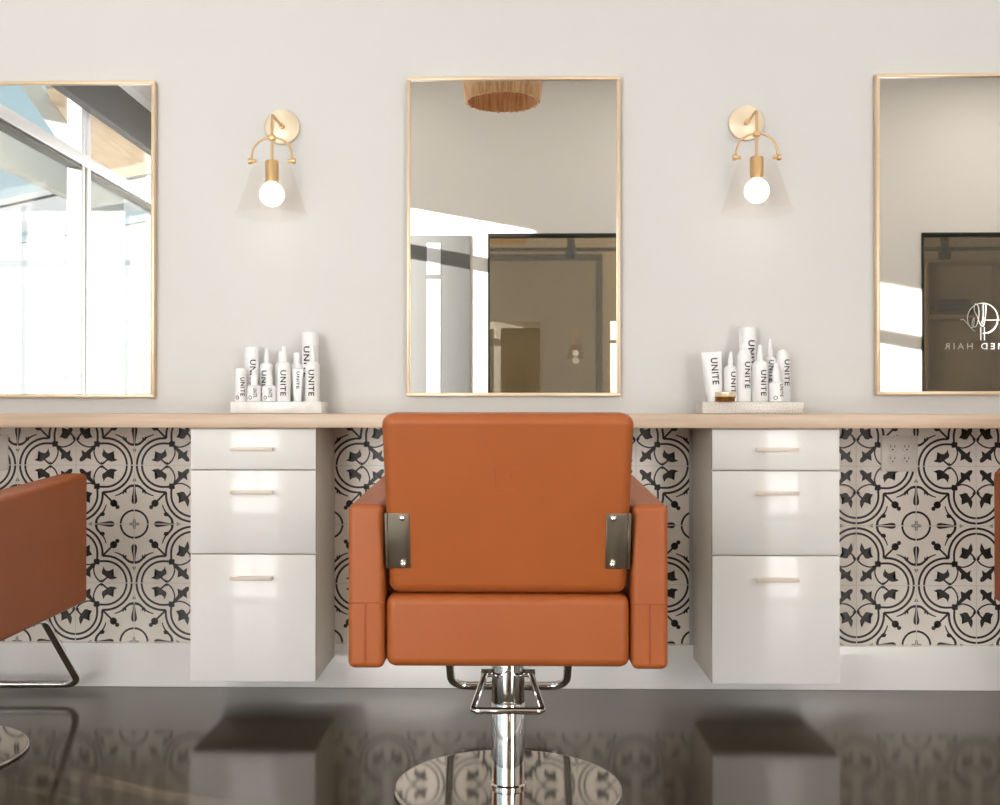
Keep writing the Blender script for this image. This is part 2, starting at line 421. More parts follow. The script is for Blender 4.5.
def stroke(pts, w):
    """ribbon polygon strips along 2D pts with widths w -> list of quads"""
    pts = [Vector(p) for p in pts]; N = len(pts); L = []; Rr = []
    ws = w if isinstance(w, (list, tuple)) else [w] * N
    for i, p in enumerate(pts):
        d = (pts[min(i + 1, N - 1)] - pts[max(i - 1, 0)]).normalized(); n = Vector((-d.y, d.x))
        L.append(p + n * ws[i] / 2); Rr.append(p - n * ws[i] / 2)
    return [[L[i], L[i + 1], Rr[i + 1], Rr[i]] for i in range(N - 1)]
def arc(c, r, a0, a1, n=26):
    return [(c[0] + r * math.cos(math.radians(a0 + (a1 - a0) * i / n)), c[1] + r * math.sin(math.radians(a0 + (a1 - a0) * i / n))) for i in range(n + 1)]
def spline2(pts, k=5):
    Pn = [Vector(p) for p in pts]; out = []
    for i in range(len(Pn) - 1):
        p0, p1, p2, p3 = Pn[max(i - 1, 0)], Pn[i], Pn[i + 1], Pn[min(i + 2, len(Pn) - 1)]
        for j in range(k):
            t = j / k
            out.append(0.5 * ((2 * p1) + (p2 - p0) * t + (2 * p0 - 5 * p1 + 4 * p2 - p3) * t * t + (3 * p1 - p0 - 3 * p2 + p3) * t ** 3))
    out.append(Pn[-1]); return out
def img(pts): return [((x - 113) / 540.0, (y - 117) / 540.0) for x, y in pts]
def taper(n, a, c, mid=None):
    return [a + (c - a) * i / (n - 1) for i in range(n)]

def tile_shapes():
    half = []      # shapes mirrored about the diagonal
    G = .007
    # small ring round the rosette centre, full quarter arc
    once = [(q, 0) for q in stroke(arc((0, 0), .232, 2, 88, 14), .034)]
    # little cross
    half += [([(G, G), (.088, G), (.075, .022), (.035, .024), (.022, .024)], 1)]
    # petal on the axis with a pale core
    half += [([(.34, G), (.345, .025), (.37, .045), (.41, .05), (.46, .043), (.53, .028), (.60, .018), (.665, .016), (.665, G)], 0)]
    half += [([(.40, G + .0), (.41, .016), (.45, .016), (.58, .008), (.63, G)], 3)]
    # bracket with thorn
    br = spline2(img([(466, 121), (458, 160), (430, 196), (405, 222), (385, 258), (372, 295)]), 4)
    half += [(q, 0) for q in stroke(br, taper(len(br), .046, .016))]
    half += [([(.60, .13), (.515, .135), (.545, .165), (.50, .185), (.55, .205), (.585, .18)], 0)]
    half += [([(.725, G), (.725, .035), (.75, .02), (.785, .01), (.785, G)], 1)]
    # double rings, centred on the middle of the tile's far edges
    half += [(q, 0) for q in stroke(arc((1.0, .5), .458, -91, -184, 30), .037)]
    inner = arc((1.0, .5), .370, -91, -180, 26) + [(.631, .55), (.636, .61), (.642, .65)]
    half += [(q, 0) for q in stroke(inner, .035)]
    # vine curve, leaf stem and bird-shaped leaf
    vine = spline2(img([(484, 480), (530, 491), (582, 478), (622, 452), (643, 418), (622, 388), (598, 362)]), 5)
    half += [(q, 0) for q in stroke(vine, taper(len(vine), .022, .030))]
    half += [(img([(646, 436), (622, 420), (634, 405), (612, 410), (628, 398), (646, 408)]), 0)]
    half += [(img([(606, 272), (616, 300), (621, 335), (608, 362), (590, 384), (572, 412), (548, 416), (524, 406), (500, 402),
                   (528, 388), (545, 366), (538, 338), (522, 308), (552, 322), (578, 330), (592, 300)]), 0)]
    # bud on the diagonal, knot, fleur
    once += [(q, 0) for q in stroke([(.36, .36), (.545, .545)], [.03, .034])]
    once += [([(.352 + .062 * math.cos(a) , .352 + .062 * math.sin(a)) for a in [2 * PI * i / 14 for i in range(14)]], 0)]
    once += [([(.288 + .036 * math.cos(a), .288 + .036 * math.sin(a)) for a in [2 * PI * i / 12 for i in range(12)]], 0)]
    once += [([(.292, .338), (.338, .292), (.37, .33), (.33, .37)], 0)]
    once += [([(.50, .53), (.53, .50), (.555, .545), (.545, .555)], 0)]
    kx = .642
    once += [([(kx + .052 * math.cos(a) * (1 + .22 * math.cos(4 * a - PI)), kx + .052 * math.sin(a) * (1 + .22 * math.cos(4 * a - PI))) for a in [2 * PI * i / 24 for i in range(24)]], 0)]
    fl = img([(484, 476), (512, 494), (545, 522), (568, 541), (603, 517), (586, 556), (596, 568), (616, 592), (621, 614)])
    once += [(fl + [(y, x) for x, y in reversed(fl)], 0)]
    out = list(once)
    for poly, mi in half:
        out.append((poly, mi)); out.append(([(p[1], p[0]) for p in poly], mi))
    return [([(p[0], p[1]) for p in poly], mi) for poly, mi in out]
SHAPES = tile_shapes()

def tile_field(cxm, x0, x1, z0=.140, z1=.880, loc_y=0.0):
    """one run of patterned tiles with a rosette centred at (cxm, TZ), trimmed to x0..x1"""
    b = bmesh.new()
    y = -.0102
    base = [(x0, z0), (x1, z0), (x1, z1), (x0, z1)]
    i0, i1 = math.floor((x0 - cxm) / T) - 1, math.ceil((x1 - cxm) / T) + 1
    j0, j1 = math.floor((z0 - TZ) / T) - 1, math.ceil((z1 - TZ) / T) + 1
    for i in range(i0, i1):
        for j in range(j0, j1):
            # tile spans [i, i+1] x [j, j+1]; its rosette corner is the even one
            ex = i if i % 2 == 0 else i + 1; sx = 1 if i % 2 == 0 else -1
            ez = j if j % 2 == 0 else j + 1; sz = 1 if j % 2 == 0 else -1
            ox, oz = cxm + ex * T, TZ + ez * T
            for poly, mi in SHAPES:
                pts = [(ox + sx * p[0] * T, oz + sz * p[1] * T) for p in poly]
                if max(p[0] for p in pts) < x0 or min(p[0] for p in pts) > x1: continue
                if max(p[1] for p in pts) < z0 or min(p[1] for p in pts) > z1: continue
                yy = y - (.0006 if mi == 3 else .0003)
                f_ = b.faces.new([b.verts.new((p[0], yy, p[1])) for p in pts]); f_.material_index = {0: 1, 1: 2, 3: 2}[mi]
    g = .0011
    for i in range(i0, i1 + 1):
        xx = cxm + i * T
        if x0 < xx < x1:
            f_ = b.faces.new([b.verts.new(p) for p in ((xx - g / 2, y - .0002, z0), (xx + g / 2, y - .0002, z0), (xx + g / 2, y - .0002, z1), (xx - g / 2, y - .0002, z1))]); f_.material_index = 3
    for j in range(j0, j1 + 1):
        zz = TZ + j * T
        if z0 < zz < z1:
            f_ = b.faces.new([b.verts.new(p) for p in ((x0, y - .0002, zz - g / 2), (x1, y - .0002, zz - g / 2), (x1, y - .0002, zz + g / 2), (x0, y - .0002, zz + g / 2))]); f_.material_index = 3
    bmesh.ops.triangulate(b, faces=[q for q in b.faces if len(q.verts) > 4])
    for co, no in (((x0, 0, 0), (-1, 0, 0)), ((x1, 0, 0), (1, 0, 0)), ((0, 0, z0), (0, 0, -1)), ((0, 0, z1), (0, 0, 1))):
        bmesh.ops.bisect_plane(b, geom=list(b.verts) + list(b.edges) + list(b.faces), plane_co=co, plane_no=no, clear_outer=True)
    b.normal_update()
    for q in b.faces:
        if q.normal.y > 0: q.normal_flip()
    me = bpy.data.meshes.new('tmp'); b.to_mesh(me); b.free()
    m = MB(); m.box(x0, x1, -.010, 0, z0, z1); m.bm.from_mesh(me); bpy.data.meshes.remove(me)
    o = m.build('tile_panel', [M['tile'], M['ink'], M['ink_soft'], M['grout']], wall_front, smooth=False)
    return o
tile_field((133.5 - 512) / 299.0, -2.45, -.78)
tile_field((329 - 512) / 299.0, -.78, 0)
tile_field((694.4 - 512) / 299.0, 0, .589)
tile_field((912.3 - 512) / 299.0, .80, 2.45)

# ------------------------------------------------------------------ countertop and drawer units
CT0, CT1 = .872, .914
b = MB(); b.box(WL + .002, WR - .002, -.385, -.0005, CT0, CT1, .003)
tag(b.build('countertop', M['wood']), 'long pale oak worktop running along the wall under the mirrors', 'countertop')

def cabinet(xc, label):
    w = .379; t = empty('drawer_cabinet', (xc, 0, .105))
    tag(t, label, 'cabinet', 'gloss white three-drawer units under the worktop')
    h = CT0 - .105 - .0005
    b = MB(); b.box(-w / 2 + .001, w / 2 - .001, -.346, -.0115, 0, h, .001); b.build('body', M['carcass'], t)
    zs = [(.003, .3845, .347 - .0), (.3885, .638, .0), (.642, .7625, 0)]
    hz = [.4215 - .105, .679 - .105, .808 - .105]
    for (z0, z1, _), hh_ in zip(zs, hz):
        b = MB(); b.box(-w / 2, w / 2, -.366, -.348, z0, z1, .0015, 2); dr = b.build('drawer', M['lacquer'], t)
        dx = 0.0
        b = MB(); b.box(dx - .0635, dx + .0635, -.394, -.384, hh_ - .006, hh_ + .006, .002, 2)
        for k in (-.052, .052): b.box(dx + k - .004, dx + k + .004, -.3845, -.366, hh_ - .004, hh_ + .004)
        b.build('handle', M['handle'], dr)
    return t
cabinet(-.7805, 'white gloss three-drawer cabinet under the worktop left of the middle chair')
cabinet(.7895, 'white gloss three-drawer cabinet under the worktop right of the middle chair')

# ------------------------------------------------------------------ mirrors
def wall_mirror(x0, x1, z0, z1, label):
    t = empty('wall_mirror', ((x0 + x1) / 2, 0, z0)); tag(t, label, 'mirror', 'tall rectangular mirrors above the worktop')
    w = (x1 - x0) / 2; h = z1 - z0; fw = .0115; dp = .030
    b = MB()
    b.box(-w, w, -dp, -.0005, h - fw, h, .002); b.box(-w, w, -dp, -.0005, 0, fw, .002)
    b.box(-w, -w + fw, -dp, -.0005, fw, h - fw, .002); b.box(w - fw, w, -dp, -.0005, fw, h - fw, .002)
    b.build('frame', M['frame'], t)
    b = MB(); b.box(-w + fw * .6, w - fw * .6, -.021, -.006, fw * .6, h - fw * .6); b.build('mirror_glass', M['mirror'], t, smooth=False)
    return t
wall_mirror(-.350, .359, .972, 2.036, 'tall gold-framed mirror in the middle, above the back of the orange chair')
wall_mirror(-1.902, -1.195, .967, 2.028, 'tall gold-framed mirror cut by the left edge, reflecting the shopfront window')
wall_mirror(1.204, 1.913, .977, 2.040, 'tall gold-framed mirror cut by the right edge, reflecting lettering on dark glass')

# ------------------------------------------------------------------ sconces
def sconce(x, z, dx, label):
    """dx: sideways offset of nothing; the arm comes straight off the wall"""
    t = empty('wall_sconce', (x, 0, z)); tag(t, label, 'wall lamp', 'brass and glass sconces between the mirrors')
    b = MB(); b.lathe([(0, .016), (.054, .016), (.058, .0135), (.0585, .010), (.0585, .0005), (0, .0005)], 48, xf=ROTX)
    b.build('wall_plate', M['brass_plate'], t)
    A = -.162
    b = MB(); b.tube(fillet([(0, -.014, 0), (0, A, 0), (0, A, -.152)], .012), .0045, 12)
    b.lathe([(0, .032), (.009, .031), (.0095, .018), (.0095, .014)], 20, xf=ROTX)
    b.build('arm', M['brass'], t)
    b = MB(); b.box(-.011, .011, A - .009, A + .009, -.084, -.066, .004, 3)
    ang = [PI * i / 20 for i in range(21)]
    b.tube([(-.066 * math.cos(a) , A, -.146 + .072 * (math.sin(a) ** .8 if math.sin(a) > 0 else 0)) for a in ang], .0035, 10)
    b.build('yoke', M['brass'], t)
    for s in (-1, 1):
        b = MB(); KX = Matrix.Translation((s * .063, A, -.150)) @ Matrix.Rotation(s * PI / 2, 4, 'Y')
        b.lathe([(0, -.012), (.006, -.012), (.006, 0), (.0095, .001), (.0105, .006), (.0095, .013), (0, .014)], 18, xf=KX)
        b.build('knob', M['brass'], t)
    b = MB(); b.lathe([(0, -.148), (.019, -.149), (.0215, -.153), (.0215, -.218), (.019, -.219), (.019, -.215), (0, -.215)], 28, xf=Matrix.Translation((0, A, 0)))
    b.build('socket', M['brass'], t)
    b = MB(); prof = [(.013, -.212), (.016, -.222)] + [(.0395 * math.sin(a), -.257 + .0395 * math.cos(a)) for a in [math.radians(30 + i * 10) for i in range(16)]]
    b.lathe(prof, 28, xf=Matrix.Translation((0, A, 0))); b.build('bulb', M['bulb'], t)
    b = MB(); b.lathe([(.050, -.146), (.056, -.149), (.060, -.160), (.112, -.318), (.116, -.324), (.1145, -.326), (.110, -.319), (.058, -.162)], 48, xf=Matrix.Translation((0, A, 0)))
    b.build('glass_shade', M['shade_glass'], t)
    ld = bpy.data.lights.new('bulb_glow', 'POINT'); ld.energy = 0.12; ld.color = (1, .93, .84); ld.shadow_soft_size = .042
    lo = bpy.data.objects.new('bulb_glow', ld); COL.objects.link(lo); lo.parent = t; lo.location = (0, A, -.345)
    return t
sconce(-.771, 1.875, 0, 'brass sconce with clear glass cone shade between the left and middle mirrors')
sconce(.780, 1.882, 0, 'brass sconce with clear glass cone shade between the middle and right mirrors')

# ------------------------------------------------------------------ outlets
def outlet(xc, zc, label):
    t = empty('outlet_plate', (xc, -.0106, zc)); tag(t, label, 'outlet')
    b = MB(); b.box(-.061, .061, -.006, 0, -.0595, .0595, .0035, 3); b.build('cover_plate', M['outlet'], t)
    for i in (-1, 1):
        for j in (-1, 1):
            b = MB(); ox, oz = i * .023, j * .0195
            b.lathe([(0, .0015), (.0155, .0015), (.0165, 0)], 24, xf=Matrix.Translation((ox, -.006, oz)) @ ROTX)
            so = b.build('socket_face', M['outlet'], t)
            b = MB()
            b.box(ox - .0078, ox - .0052, -.0079, -.0074, oz + .0005, oz + .0085); b.box(ox + .0052, ox + .0078, -.0079, -.0074, oz + .0005, oz + .0085)
            b.lathe([(0, .0005), (.0028, .0005), (.0028, 0)], 12, xf=Matrix.Translation((ox, -.0075, oz - .006)) @ ROTX)
            b.build('slot', M['slot'], so, smooth=False)
outlet((896.8 - 512) / 300.0, .926 - 43 / 300.0, 'white four-socket outlet plate on the patterned tiles right of the right cabinet')
outlet((-13.5 - 512) / 300.0, .926 - 43 / 300.0, 'white outlet plate cut by the left edge on the patterned tiles above the left chair')

# ------------------------------------------------------------------ styling chairs
def make_chair():
    t = empty('salon_chair', (0, 0, 0))
    # back rest, leaning towards its rear (-y)
    H0, H1 = .530, .922
    y0, y1, y2, y3 = -.315, -.195, -.412, -.292       # bottom rear, bottom front, top rear, top front
    b = MB(); b.hexa([(-.2555, y0, H0), (.2555, y0, H0), (.2555, y1, H0), (-.2555, y1, H0),
                      (-.263, y2, H1 - .004), (.263, y2, H1 - .004), (.263, y3, H1), (-.263, y3, H1)], .024, 6)
    back = b.build('backrest', M['leather'], t, wn_=True)
    # piping along the edges of the rear face
    def bp(x, u, off=0.0):                                # point on the rear face, u = 0 bottom .. 1 top
        return Vector((x, y0 + (y2 - y0) * u - off, H0 + (H1 - H0) * u))
    # embossed square mark
    b = MB(); zc_, w_ = .70, .026
    def line(a, c, r=.0014): b.tube([bp(a[0], a[1], .0002), bp(c[0], c[1], .0002)], r, 6)
    u0, u1, u2, u3 = .705, .655, .590, .565
    line((-.026, u0), (.026, u0)); line((-.026, u0), (-.026, u2 + .015)); line((.026, u0), (.026, u2 + .015)); 
    line((-.022, u2), (.020, u2)); line((-.026, u3), (.026, u3))
    line((.0, u1 - .012), (.010, u0 - .015), .002); line((-.016, u1 + .02), (-.006, u1 - .02)); line((-.018, u1 - .022), (-.004, u1 - .022)); line((.010, u0 - .015), (.016, u1 - .01))
    b.build('embossed_mark', M['leather'], back)
    # seat cushion box
    b = MB(); b.box(-.262, .262, -.325, .290, .374, .529, .021, 6)
    b.build('seat', M['leather'], t, wn_=True)
    b = MB(); b.box(-.235, .235, -.27, .26, .376, .386, .002); b.build('seat_base', M['black'], t)
    for s in (-1, 1):
        x0, x1 = (s * .2645, s * .3425)
        xa, xb = min(x0, x1), max(x0, x1)
        b = MB(); b.hexa([(xa, -.330, .372), (xb, -.330, .372), (xb, .300, .372), (xa, .300, .372),
                          (xa, -.330, .724), (xb, -.330, .724), (xb, .300, .752), (xa, .300, .752)], .014, 5)
        arm = b.build('armrest', M['leather'], t, wn_=True)
        b = MB(); xm = (xa + xb) / 2
        b.box(xa + .002, xb - .002, -.3312, -.322, .512, .5145, .0008, 1)
        b.tube([(xm, -.3303, .514), (xm, -.3303, .386)], .0014, 6)
        b.tube([(xm - .003, -.3298, .512), (xm - .003, -.3298, .386)], .0010, 6)
        b.build('seam', M['leather_seam'], arm)
        # steel bracket wrapping the rear of the back rest
        xi = s * .208; xo = s * .253
        b = MB()
        za, zb = .588, .708
        ya = y0 + (y2 - y0) * (za - H0) / (H1 - H0); yb = y0 + (y2 - y0) * (zb - H0) / (H1 - H0)
        l, r = min(xi, xo), max(xi, xo)
        b.hexa([(l, ya - .0045, za), (r, ya - .0045, za), (r, ya + .001, za), (l, ya + .001, za),
                (l, yb - .0045, zb), (r, yb - .0045, zb), (r, yb + .001, zb), (l, yb + .001, zb)], .001, 1)
        l2, r2 = min(s * .2545, s * .2600), max(s * .2545, s * .2600)
        b.hexa([(l2, ya - .0045, za), (r2, ya - .0045, za), (r2, ya + .08, za), (l2, ya + .08, za),
                (l2, yb - .0045, zb), (r2, yb - .0045, zb), (r2, yb + .08, zb), (l2, yb + .08, zb)], .001, 1)
        br = b.build('bracket', M['steel'], t)
        for zz in (.598, .698):
            yy = y0 + (y2 - y0) * (zz - H0) / (H1 - H0) - .0045
            b = MB(); b.lathe([(0, .0065), (.004, .0058), (.0068, .0035), (.0075, 0)], 16, xf=Matrix.Translation((s * .2225, yy, zz)) @ ROTX)
            b.build('bolt', M['chrome'], br)
    for x in (-.24, -.178, .172, .235):
        b = MB(); b.lathe([(0, .004), (.004, .002), (.0045, 0)], 10, xf=Matrix.Translation((x, -.300, .3795)) @ Matrix.Rotation(PI, 4, 'X'))
        b.build('upholstery_tack', M['chrome'], t)
    # column, pump and base
    b = MB(); b.lathe([(0, .012), (.0445, .012), (.0445, .018), (.0405, .022), (.0405, .214), (.0395, .216), (.0395, .100 + .116)], 48)
    b.lathe([(.0390, .214), (.0402, .216), (.0402, .352), (.038, .356), (.034, .366), (0, .366)], 48)
    b.lathe([(.0410, .105), (.0412, .106), (.0410, .107)], 48)
    b.build('column', M['chrome'], t)
    b = MB(); b.box(-.075, .075, -.075, .075, .356, .374, .006, 2); b.build('mounting_plate', M['steel'], t)
    b = MB(); b.lathe([(0, .0005), (.272, .0005), (.276, .002), (.2775, .006), (.2765, .0095), (.2735, .0118), (.2715, .0122), (.2700, .0122), (.260, .0122), (.05, .0122), (0, .0122)], 96)
    b.build('base', M['disc'], t)
    b = MB(); b.tube(fillet([(-.055, .015, .281), (-.0775, -.250, .262), (.0775, -.250, .262), (.055, .015, .281)], .016), .0078, 12)
    b.tube([(-.066, .012, .281), (.066, .012, .281)], .0095, 12)
    b.build('pump_lever', M['chrome'], t)
    b = MB(); b.tube(fillet([(-.172, .22, .372), (-.172, .31, .366), (-.172, .60, .100), (.172, .60, .100), (.172, .31, .366), (.172, .22, .372)], .06, 8), .0125, 14)
    b.build('footrest', M['chrome'], t)
    return t
CHG = 'cognac leather styling chairs in front of the worktop'
chair = make_chair()
chair.location = (-.009, -.970, 0)
tag(chair, 'whole orange-tan leather salon chair seen from behind in the middle, on a round chrome base', 'chair', CHG)
c2 = copy_tree(chair); c2.location = (-1.585, -.755, 0); c2.rotation_euler = (0, 0, math.radians(1.2))
for ch in c2.children:
    if not ch.name.startswith(('base', 'column')): ch.location.z -= .012       # pumped a little lower
    if ch.name.startswith('footrest'): ch.location.z -= .045; ch.location.x += .035
c2['label'] = 'orange-tan leather salon chair cut by the left edge, showing its flat side panel'
c3 = copy_tree(chair); c3.location = (1.735, -.745, 0); c3.rotation_euler = (0, 0, math.radians(-2.0))
c3['label'] = 'orange-tan leather salon chair of which only a sliver shows at the right edge'

# ------------------------------------------------------------------ product trays and bottles
TT = .953      # tray top
def tray(px0, px1, y0, y1, m, label, z1=TT):
    s = F / (D + (y0))          # scale at the front face
    x0, x1 = (px0 - 512) / s, (px1 - 512) / s
    t = MB(); t.box(-(x1 - x0) / 2, (x1 - x0) / 2, 0, y1 - y0, 0, z1 - CT1 - .0008, .003, 2)
    o = t.build('display_tray', m, loc=((x0 + x1) / 2, y0, CT1 + .0006)); return tag(o, label, 'tray')
tray(229, 321, -.165, -.035, M['marble'], 'white marble tray holding bottles on the worktop above the left cabinet')
tray(701.5, 802.5, -.165, -.035, M['terrazzo'], 'speckled white stone tray holding bottles on the worktop above the right cabinet')

def wrap_text(parent, txt, r, zc, length, width, phi, spacing=1.15, flat=False, ybase=0.0):
    """words running down the bottle, bent round its radius; phi = angle to the right of straight ahead"""
    vs, fs, wid = text_mesh(txt, spacing, .022)
    bb = bmesh.new(); out = []
    for x, y in vs:
        z = zc - x * (length / wid); s_ = (y - .5) * width
        if flat:                                   # follow the flattening front of a tube of height ybase
            u = min(max((z - .018) / (ybase - .018), 0), .99); rx = r * (.80 + .20 * u); ry = r * .8 * (1 - u) ** .6 + .0012
            xx = phi + s_; out.append(bb.verts.new((xx, -ry * math.sqrt(max(1 - (xx / rx) ** 2, .05)) - .0014, z)))
        else:
            a = phi + s_ / r; out.append(bb.verts.new((math.sin(a) * (r + .0012), -math.cos(a) * (r + .0012), z)))
    for q in fs:
        try: bb.faces.new([out[i] for i in q])
        except ValueError: pass
    m = MB(); m.add(bb); return m.build('printed_name', M['print'], parent, smooth=False)

def bottle(kind, px, r, top, y, label, group, txt=True, phi=.45, z0=TT, tl=None, ring=False, lean=0.0, zt=None, tw=None):
    """px: centre pixel column read off the photo at depth y; top: total height"""
    s = F / (D + y); x = (px - 512) / s
    t = empty('product_bottle' if kind != 'jar' else 'product_jar', (x, y, z0 + .0004)); tag(t, label, 'bottle' if kind != 'jar' else 'jar', group)
    t.rotation_euler = (0, lean, 0)
    body = MB(); cap = MB(); h = top
    if kind == 'nozzle':
        sh = h * .72
        body.lathe([(0, 0), (r * .92, 0), (r, .003), (r, sh - r * .75)] + [(r * (.36 + .64 * math.cos(a)), sh - r * .75 + r * .75 * math.sin(a)) for a in [i * PI / 16 for i in range(1, 9)]] + [(r * .36, sh + .002)], 28)
        cap.lathe([(r * .42, sh), (r * .42, sh + h * .09), (r * .36, sh + h * .10), (r * .25, h * .985), (r * .20, h), (0, h)], 20)
        th = sh - r
    elif kind == 'spray':
        sh = h * .52
        body.lathe([(0, 0), (r * .92, 0), (r, .002), (r, sh - r * .5)] + [(r * (.5 + .5 * math.cos(a)), sh - r * .5 + r * .5 * math.sin(a)) for a in [i * PI / 14 for i in range(1, 8)]], 28)
        cap.lathe([(r * .52, sh - .001), (r * .52, h * .8), (r * .46, h * .83), (r * .34, h * .86), (r * .34, h), (0, h)], 20)
        th = sh
    elif kind == 'can':
        sh = h * .80
        body.lathe([(0, 0), (r * .95, 0), (r, .002), (r, sh - .004), (r * .96, sh)], 28)
        cap.lathe([(r * .93, sh), (r * 1.03, sh + .001), (r * 1.03, h - .004), (r * .98, h), (0, h)], 28)
        th = sh
    elif kind == 'dome':
        sh = h * .86
        body.lathe([(0, 0), (r * .95, 0), (r, .002), (r, sh)], 28)
        cap.lathe([(r * .985, sh), (r * .97, sh + .002)] + [(r * .95 * math.cos(a) * (1 - .25 * a / 1.57) , sh + .002 + (h - sh - .002) * math.sin(a)) for a in [i * PI / 16 for i in range(1, 9)]], 28)
        th = sh
    elif kind == 'round':
        sh = h * .78
        body.lathe([(0, 0), (r * .92, 0), (r, .003), (r, sh - r * .7)] + [(r * (.5 + .5 * math.cos(a)), sh - r * .7 + r * .7 * math.sin(a)) for a in [i * PI / 16 for i in range(1, 9)]], 28)
        cap.lathe([(r * .46, sh), (r * .5, sh + .002), (r * .5, h - .003), (r * .44, h), (0, h)], 20)
        th = sh - r * .6
    elif kind == 'tube':
        bb = bmesh.new(); n = 28; rings = []
        for k in range(9):
            u = k / 8; zz = .018 + (h - .018) * u
            rx = r * (.80 + .20 * u); ry = r * .8 * (1 - u) ** .6 + .0012
            rings.append([bb.verts.new((rx * math.cos(2 * PI * i / n), ry * math.sin(2 * PI * i / n), zz)) for i in range(n)])
        for a_, c_ in zip(rings[:-1], rings[1:]):
            for i in range(n): bb.faces.new((a_[i], a_[(i + 1) % n], c_[(i + 1) % n], c_[i]))
        bb.faces.new(rings[0][::-1]); bb.faces.new(rings[-1]); bmesh.ops.recalc_face_normals(bb, faces=bb.faces)
        body.add(bb)
        cap.lathe([(0, 0), (r * .66, 0), (r * .68, .002), (r * .70, .018), (0, .018)], 24)
        th = h
    elif kind == 'jar':
        body.lathe([(0, 0), (r * .96, 0), (r, .002), (r, h * .5), (r * .97, h * .52)], 32)
        cap.lathe([(r * 1.0, h * .52), (r * 1.02, h * .55), (r * 1.02, h - .001), (r * .98, h), (0, h)], 32)
        body.build('jar_body', M['jar_dark'], t); cap.build('lid', M['jar_gold'], t); return t
    bo = body.build('bottle_body', M['bottle'], t); cap.build('cap', M['bottle'], t)
    if txt:
        L = tl or th * .62
        zc = zt if zt else th * .52 + .004
        if kind == 'tube':
            wrap_text(bo, txt if isinstance(txt, str) else 'UNITE', r, zc + .01, L, tw or r * .55, r * .15, 1.15, True, h)
        else: wrap_text(bo, txt if isinstance(txt, str) else 'UNITE', r, zc, L, tw or r * .78, phi)
    if ring:
        zc = .012; rr = .0052; a0 = -.35
        m = MB(); m.tube([(math.sin(a0 + rr * math.cos(q) / r) * (r + .0004), -math.cos(a0 + rr * math.cos(q) / r) * (r + .0004), zc + rr * math.sin(q)) for q in [2 * PI * i / 16 for i in range(16)]], .0012, 5, closed=True)
        m.build('printed_ring', M['print'], bo)
    return t
GL, GR = 'white hair product bottles on the marble tray', 'white hair product bottles on the speckled tray'
yf, yb = -.140, -.080
bottle('can', 239.7, .0190, .106, yf, 'short white cylinder at the left end of the marble tray', GL, phi=.55, tl=.060, zt=.047, ring=True)
bottle('can', 251.0, .0235, .178, yb + .005, 'tall wide-capped white can at the left rear of the marble tray', GL, phi=.35, tl=.085, zt=.094)
bottle('spray', 253.2, .0225, .102, yf - .002, 'small white spray bottle, the left one of two at the front of the marble tray', GL, phi=.35, tl=.030, zt=.028, ring=True, tw=.012)
bottle('nozzle', 265.6, .0215, .176, yb, 'white nozzle bottle half hidden behind the two small sprays on the marble tray', GL, phi=-.15, tl=.085)
bottle('spray', 268.3, .0225, .101, yf - .004, 'small white spray bottle, the right one of two at the front of the marble tray', GL, phi=.35, tl=.030, zt=.028, ring=True, tw=.012)
bottle('round', 281.0, .0215, .165, yb, 'white bottle whose left shoulder peeks out behind the middle nozzle bottle on the marble tray', GL, txt=False)
bottle('nozzle', 283.0, .0225, .178, yf + .004, 'white nozzle bottle with dark name down it at the middle front of the marble tray', GL, phi=.12, tl=.082)
bottle('round', 295.8, .0205, .160, yb, 'white round-capped bottle behind the slim tube on the marble tray', GL, txt=False)
bottle('tube', 297.0, .0175, .105, yf, 'slim white upside-down tube between the two nozzle bottles on the marble tray', GL, txt=True, tl=.055, tw=.009)
bottle('can', 309.6, .0265, .227, yb + .005, 'tallest white can with wide plain cap at the right rear of the marble tray', GL, phi=-.30, tl=.10, zt=.13)
bottle('nozzle', 312.0, .0232, .180, yf + .002, 'white nozzle bottle at the right end of the marble tray', GL, phi=.0, tl=.084)

bottle('tube', 713.5, .0330, .160, yf + .010, 'wide white tube leaning at the left end of the speckled tray', GR, tl=.085, tw=.022, lean=-.055)
bottle('nozzle', 729.8, .0205, .160, yf - .006 + .012, 'white nozzle bottle second from the left on the speckled tray, behind the jar', GR, phi=.25, tl=.085)
bottle('jar', 724.3, .0315, .030, yf - .002 - .012, 'small gold-lidded amber jar at the front left of the speckled tray', GR)
bottle('dome', 743.2, .0235, .172, yf + .012, 'white domed can with a thin cap line at the middle front of the speckled tray', GR, phi=.28, tl=.085, zt=.085)
bottle('can', 746.8, .0275, .242, yb + .010, 'tallest white can with wide plain cap at the rear of the speckled tray', GR, phi=.25, tl=.10, zt=.150)
bottle('nozzle', 759.0, .0245, .182, yf - .004, 'white nozzle bottle just left of the small spray on the speckled tray', GR, phi=.28, tl=.082)
bottle('nozzle', 769.0, .0195, .205, yb, 'slender white nozzle bottle behind the small spray on the speckled tray', GR, phi=.0, tl=.07, zt=.10)
bottle('spray', 775.5, .0250, .122, yf - .004, 'small white spray bottle with a ring mark at the right front of the speckled tray', GR, phi=.40, tl=.040, zt=.036, ring=True, tw=.012)
bottle('dome', 781.8, .0235, .172, yb + .01, 'white domed can at the right rear of the speckled tray', GR, phi=.35, tl=.085, zt=.095)

